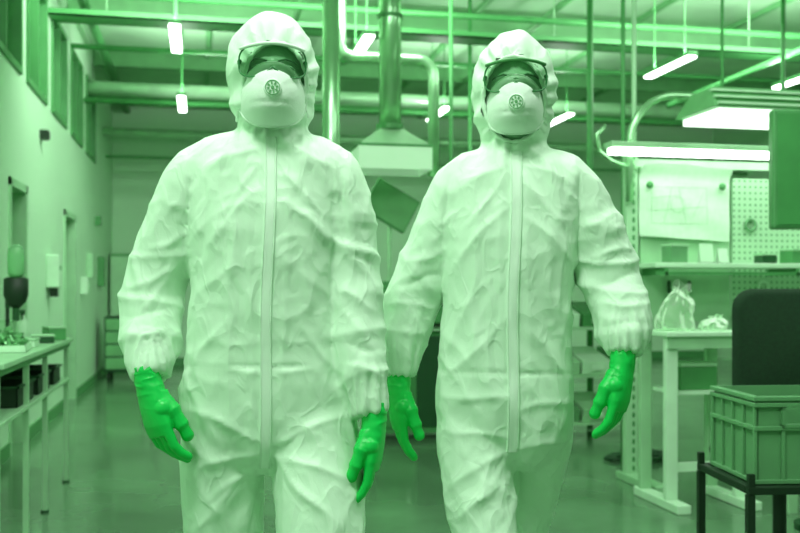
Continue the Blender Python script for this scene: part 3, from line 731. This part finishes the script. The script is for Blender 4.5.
MB().tube([(.05,-.06,1.95),(-.12,-.06,2.0),(-.2,-.06,2.06),(-.22,-.06,2.16),(-.16,-.06,2.22)],.014,10).build('hook_arm', M['pipe'], t, smooth=True)
t = thing('task_lamp', 'long bright task lamp along the top of the right workstation', 'lamp', (SX0-.22, SY-.22, 2.02))
MB().box(0,-.06,.035,2.3,.06,.07).build('housing', M['met'], t, bevel=.006)
MB().box(.02,-.05,0,2.28,.05,.035).build('diffuser', M['lamp'], t, bevel=.008)
for a in (.35,2.1): MB().box(a-.012,.06,.04,a+.012,.22,.06).build('bracket', M['mid'], t)
t = thing('overhead_luminaire', 'large louvred luminaire with bright underside above the right workstation', 'lamp', (SX0+.28, SY-.32, 2.2))
MB().loft([[Vector((0,-.26,.06)),Vector((1.7,-.26,.06)),Vector((1.7,.22,.06)),Vector((0,.22,.06))],[Vector((.06,-.14,.2)),Vector((1.64,-.14,.2)),Vector((1.64,.14,.2)),Vector((.06,.14,.2))]]).build('housing', M['joist'], t, bevel=.005)
for k in range(3): MB().box(.02,-.285+.045*k,.075+.045*k,1.68,-.255+.045*k,.085+.045*k).build('fin', M['white'], t)
MB().box(.05,-.22,.02,1.65,.2,.058).build('diffuser', M['glow'], t)
for a in (.2,1.5): MB().cyl((a,0,.2),(a,0,ZC-2.201),.01,seg=8).build('hanging_rod', M['beam'], t)
m = MB(); n = 24; rows = []
def sheet_y(u, v): return -.012-.020*math.sin(u*math.pi*2.2)**2*(1-v) - (.06*(v-.85)/.15 if v > .85 else 0)-.004*math.sin(v*13+u*5)
for i in range(n+1):
    u = i/n; x_ = .04+.62*u
    rows.append([Vector((x_, sheet_y(u, v), 1.54+.44*v+.015*math.sin(u*5)*(v > .5)-.03*u*(v < .3))) for v in [j/14 for j in range(15)]])
m.loft(rows, cap=False, closed=False)
o = m.build('drawing_sheet', M['paper'], None, (SX0+.04, SY-.012, 0), True); tag(o, 'large curled paper drawing pinned to the plain board of the right workstation', 'paper')
m = MB()
def on(x_, z_): return (x_, sheet_y((x_-.04)/.62, (z_-1.54)/.44)-.002, z_)
for (xa, za, xb, zb) in ((.12,1.62,.5,1.62),(.12,1.85,.5,1.85),(.12,1.62,.12,1.85),(.5,1.62,.5,1.85),(.12,1.7,.5,1.73),(.2,1.62,.26,1.85),(.36,1.62,.31,1.85),(.12,1.78,.3,1.80),(.4,1.66,.48,1.82)):
    m.tube([on(xa+(xb-xa)*k/8, za+(zb-za)*k/8) for k in range(9)], .0012, 5)
m.tube([on(.3+.05*math.cos(a),1.74+.05*math.sin(a)) for a in [k*math.pi/8 for k in range(16)]],.0012,5,closed=True)
m.build('sketch_lines', M['met'], o)
for i, (xx, zz, w) in enumerate(((.10,1.86,'left'),(.60,1.86,'right'))):
    q = tag(MB().lathe([(.022,0),(.024,.004),(.018,.02)]).build('round_magnet', M['mid'], None, (SX0+.04+xx, SY-.045, zz), True), 'round dark magnet holding the %s side of the paper drawing' % w, 'magnet', 'magnets on the drawing')
    q.rotation_euler.x = math.pi/2
for i, (xx, w, h, mt, lb) in enumerate(((.45,.09,.12,'white','small white folded card standing on the workstation shelf'),(.56,.07,.09,'paper','smaller pale card beside the folded card on the shelf'),(1.05,.12,.08,'mid','dark little box on the workstation shelf by the perforated board'),(.86,.10,.05,'dark','low black box on the workstation shelf right of the cards'),(.24,.12,.10,'crate','mid green box at the left end of the workstation shelf'))):
    t = thing('display_card' if i < 2 else 'small_box', lb, 'card' if i < 2 else 'box', (SX0+xx, SY-.18, 1.366), .15*(i % 3))
    if i < 2:
        MB().box(-w/2,-.02,0,w/2,-.016,h,Matrix.Rotation(-.15,4,'X')).box(-w/2,.016,0,w/2,.02,h,Matrix.Rotation(.15,4,'X')).build('folded_card', M[mt], t)
        MB().box(-w/2,-.04,0,w/2,.04,.004).build('card_base', M['dark'], t)
    else:
        MB().box(-w/2,-.05,0,w/2,.05,h).build('body', M[mt], t, bevel=.004); MB().box(-w/2-.004,-.054,h,w/2+.004,.054,h+.015).build('lid', M['met'], t, bevel=.003)
for i, (xx, zz, lb) in enumerate(((.95,1.22,'roll of tape hanging on the perforated board below the shelf'),(.86,1.62,'roll of tape hanging on the perforated board above the shelf'))):
    q = tag(MB().tube([(.035*math.cos(a), 0, .035*math.sin(a)) for a in [k*math.pi/12 for k in range(24)]], .010, 8, closed=True).build('tape_roll', M['crate' if i else 'white'], None, (SX0+xx, SY-.014, zz), True), lb, 'tape', 'tape rolls on the board')
for i, w_ in enumerate(('left','middle','right')):
    t = thing('screwdriver', 'small screwdriver hanging under the workstation shelf, %s of the three' % w_, 'tool', (SX0+.28+.07*i, SY-.03, 1.08), 0, 'screwdrivers under the shelf')
    MB().lathe([(.008,.10),(.012,.12),(.011,.17),(.008,.18)], 12).build('handle', M['dark' if i != 1 else 'mid'], t, smooth=True)
    MB().cyl((0,0,0),(0,0,.10),.0035,seg=8).build('shaft', M['met'], t)
t = thing('side_table', 'narrow pale table with wide flat legs beside the right person\'s lowered hand', 'table', (2.75, 5.0, 0))
MB().box(-.27,-.2,.945,.27,.22,.97).build('tabletop', M['white'], t, bevel=.004)
MB().box(-.25,-.18,.88,.25,-.16,.945).build('apron', M['met'], t)
for a in (-.22, .2):
    MB().box(a-.035,-.16,.05,a+.035,-.12,.944).build('leg', M['white'], t, bevel=.004)
    MB().box(a-.035,.15,.05,a+.035,.19,.944).build('leg', M['met'], t, bevel=.004)
    MB().box(a-.04,-.3,0,a+.04,.24,.05).build('foot_bar', M['white'], t, bevel=.006)
MB().box(-.18,-.12,.62,.16,.15,.64).build('lower_shelf', M['white'], t)
MB().box(-.185,-.15,.2,.165,-.13,.25).build('stretcher', M['white'], t)
t = thing('small_box', 'mid green box on the lower shelf of the narrow table', 'box', (2.74, 5.0, .641))
MB().box(-.12,-.09,0,.1,.11,.13).build('body', M['mid'], t, bevel=.004); MB().box(-.124,-.094,.131,.104,.114,.15).build('lid', M['met'], t, bevel=.003)
t = thing('workstation_desk', 'longer pale desk continuing right of the narrow table under the shelf', 'desk', (3.88, 4.85, 0))
MB().box(-.8,-.25,.82,.8,.3,.85).build('tabletop', M['white'], t, bevel=.004)
for a in (-.76,.76):
    for b in (-.21,.26): MB().box(a-.025,b-.025,0,a+.025,b+.025,.819).build('leg', M['met'], t)
MB().box(-.7,-.2,.25,-.2,.25,.819).build('drawer_unit', M['met'], t, bevel=.005)
for k in range(3): MB().box(-.68,-.215,.28+.18*k,-.22,-.2,.44+.18*k).build('drawer_front', M['white'], t, bevel=.004)
def bag(label, loc, s, h, seed=0):
    prof = [(.85,0),(1.0,.06),(1.0,.25),(.92,.45),(.8,.62),(.6,.75),(.35,.84),(.30,.9),(.5,1.0)]
    rings = []
    for j in range(41):
        f = j/40*(len(prof)-1); i0 = min(int(f), len(prof)-2); t_ = f-i0
        r = prof[i0][0]*(1-t_)+prof[i0+1][0]*t_; z = prof[i0][1]*(1-t_)+prof[i0+1][1]*t_
        ring = []
        for k in range(64):
            a = 2*math.pi*k/64; q = Vector((math.cos(a)*1.2+seed, math.sin(a)*1.2, z*1.6))
            d = 1+.30*noise.noise(q*1.1)-.22*abs(noise.noise(q*2.6))+.10*math.cos(a*8+z*5)*max(0, z-.5)*2
            zz = z*h*(1+.30*noise.noise(Vector((math.cos(a)*.9+seed+4, math.sin(a)*.9, 0)))*z)
            ring.append(Vector((math.cos(a)*r*s[0]*d+.03*z*z, math.sin(a)*r*s[1]*d, z*h if z < .05 else zz)))
        rings.append(ring)
    m = MB(); m.loft(rings, cap=False)
    return tag(m.build('plastic_bag', M['bagm'], None, loc, True), label, 'bag')
bag('tall crumpled clear plastic bag on the narrow table at right', (2.64,5.0,.971), (.12,.10), .25)
bag('low crumpled clear plastic bag lying right of the taller one', (2.87,5.02,.971), (.08,.09), .08, 5)
m = MB(); pts = []
for k in range(160):
    a = k*.33; pts.append((math.cos(a)*(.2+.07*math.sin(k*.7)), math.sin(a)*(.1+.04*math.sin(k*1.1)), .012+.03*(k/160)+.008*math.sin(k*1.7)))
tag(m.tube(pts, .008, 6).build('coiled_cable', M['dark'], None, (3.05,6.3,.002), True), 'loose dark coil of cable lying on the floor under the right workstation', 'cable')
x, y = G(799, 3.25); RZ = -.14
t = thing('crate_stand', 'black angle steel stand carrying the plastic crate at lower right', 'stand', (x, y, 0), RZ)
MB().box(-.27,-.22,.555,.27,-.19,.58).box(-.27,.19,.555,.27,.22,.58).box(-.27,-.19,.555,-.24,.19,.58).box(.24,-.19,.555,.27,.19,.58).build('top_frame', M['black'], t, bevel=.003)
MB().box(-.24,-.19,.562,.24,.19,.57).build('top_plate', M['dark'], t)
for a in (-.26,.26):
    for b in (-.21,.205): MB().box(a-.01,b-.01,.58,a+.01,b+.01,.62).build('corner_post', M['black'], t)
    for b in (-.205,.205): MB().box(a-.012,b-.012,0,a+.012,b+.012,.554).build('leg', M['black'], t)
MB().box(-.25,-.21,.2,.25,-.2,.23).build('stretcher', M['black'], t)
MB().box(-.25,.2,.2,.25,.21,.23).build('stretcher', M['black'], t)
t = thing('plastic_crate', 'mid green ribbed plastic crate with hand holes on the black stand', 'crate', (x, y, .581), RZ)
w, d_, h = .225, .17, .28
m = MB().box(-w,-d_,0,w,d_,.01)
m.box(-w,d_-.008,0,w,d_,h).box(-w,-d_,0,-w+.008,d_,h).box(w-.008,-d_,0,w,d_,h)
m.box(-w,-d_,0,w,-d_+.008,.19).box(-w,-d_,.19,-.14,-d_+.008,h).box(-.02,-d_,.19,w,-d_+.008,h).box(-.14,-d_,.235,-.02,-d_+.008,h)
m.build('crate_body', M['crate'], t)
m = MB()
for z in (.0,.17,.245,.265): m.box(-w-.012,-d_-.012,z,w+.012,-d_+.0,z+.014).box(-w-.012,-d_,z,-w,d_,z+.014).box(w,-d_,z,w+.012,d_,z+.014).box(-w-.012,d_,z,w+.012,d_+.012,z+.014)
for a in [-w-.006+2*(w+.006)*k/5 for k in range(6)]: m.box(a-.006,-d_-.01,.012,a+.006,-d_,.17); m.box(a-.006,d_,.012,a+.006,d_+.01,.17)
for b in [-d_+2*d_*k/4 for k in range(5)]: m.box(-w-.01,b-.005,.012,-w,b+.005,.25)
m.build('ribs', M['crate'], t, bevel=.002)
m = MB().box(-.145,-d_-.015,.18,-.135,-d_,.245).box(-.025,-d_-.015,.18,-.015,-d_,.245).box(-.145,-d_-.015,.18,-.015,-d_,.19).box(-.145,-d_-.015,.235,-.015,-d_,.245)
m.build('handle_surround', M['crate'], t)
x, y = G(812, 3.85)
t = thing('office_chair', 'black fabric office chair with rounded backrest behind the crate', 'chair', (x, y+.22, 0), -.2)
def rr(w, h, r, n=6):
    out = []
    for cx, cz, a0 in ((w-r,h-r,0),(-w+r,h-r,90),(-w+r,-h+r,180),(w-r,-h+r,270)):
        for k in range(n+1):
            a = math.radians(a0+90*k/n); out.append((cx+r*math.cos(a), cz+r*math.sin(a)))
    return out
def cushion(name, w, h, r, th, mtx, mt, par):
    rings = []
    for s, f in ((0,.9),(.15,.97),(.5,1),(.85,.97),(1,.9)):
        rings.append([mtx @ Vector((a*f, -th/2+th*s, b*f)) for a, b in rr(w,h,r)])
    return MB().loft(rings).build(name, M[mt], par, smooth=True, bevel=0)
cushion('backrest', .29, .23, .08, .07, Matrix.Translation((0,-.25,.975)), 'fabric', t)
cushion('seat', .25, .22, .08, .08, Matrix.Translation((0,.0,.50)) @ Matrix.Rotation(math.pi/2,4,'X'), 'fabric', t)
MB().tube([(0,-.2,.93),(0,-.2,.6),(0,-.05,.45)],.02,8).build('back_support', M['black'], t)
MB().cyl((0,0,.08),(0,0,.46),.028).build('gas_post', M['black'], t)
for k in range(5):
    a = k*2*math.pi/5+.3; e = Vector((math.cos(a)*.25, math.sin(a)*.25, .07))
    l = MB().tube([(0,0,.1), tuple(e)],[.025,.014],8).build('base_leg', M['black'], t)
    MB().ball((e.x,e.y,.026),.026,12,8).build('caster', M['dark'], l)
x, y = G(829, 4.75)
t = thing('control_screen', 'dark control screen on a pole at the right edge above the chair', 'screen', (x, y, 0), -.22)
z0, z1 = 1.50, 2.09
MB().box(-.29,-.04,z0,.29,.03,z1).build('casing', M['mid'], t, bevel=.012)
MB().box(-.272,-.045,z0+.02,.272,-.0405,z1-.02).build('glass', M['beam'], t, bevel=.003)
MB().cyl((0,.06,.03),(0,.06,1.8),.025).box(-.05,.03,1.6,.05,.09,1.8).build('pole', M['dark'], t)
MB().cyl((0,.06,0),(0,.06,.03),.14).build('base_plate', M['dark'], t)

# ------------------------------------------------------------------ light, world, camera
def area(loc, tgt, sx, sy, e, col=(.92,1,.92)):
    l = bpy.data.lights.new('area_light', 'AREA'); l.shape = 'RECTANGLE'; l.size = sx; l.size_y = sy; l.energy = e; l.color = col
    o = bpy.data.objects.new('area_light', l); C.objects.link(o); o.location = loc
    o.rotation_euler = (Vector(tgt)-Vector(loc)).to_track_quat('-Z', 'Y').to_euler()
area((-.5,.7,4.0), (.4,2.3,1.1), .8, .8, 74)
area((2.0,1.7,4.1), (1.0,2.4,1.0), .9, .9, 34)
area((.4,3.6,4.2), (.5,3.2,0), 2.4, 1.0, 80)
area((4.5,4.0,4.2), (4.0,5.0,0), 2.4, 2, 62)
area((.6,8,4.22), (.6,13,1.2), 3, 1.2, 200)
area((5.5,8,4.22), (5.0,13,1.2), 3, 1.2, 200)
for (x, y, lb) in LP:      # unseen uplights added over the strip lamps to brighten the ceiling
    area((x, y, 3.365), (x, y+.001, 4.3), .09, .85, 24)
w = bpy.data.worlds.new('world'); bpy.context.scene.world = w; w.use_nodes = True
bg = w.node_tree.nodes['Background']; bg.inputs[0].default_value = (.48,1,.50,1); bg.inputs[1].default_value = .40
cam = bpy.data.cameras.new('camera'); cam.lens = 43.2; cam.sensor_width = 36; cam.shift_y = 23.5/800
cam.dof.use_dof = True; cam.dof.focus_distance = 2.15; cam.dof.aperture_fstop = 4.5
co = bpy.data.objects.new('camera', cam); C.objects.link(co); co.location = (0,0,CH); co.rotation_euler = (math.pi/2, 0, -A)
bpy.context.scene.camera = co
bpy.context.scene.view_settings.view_transform = 'Standard'
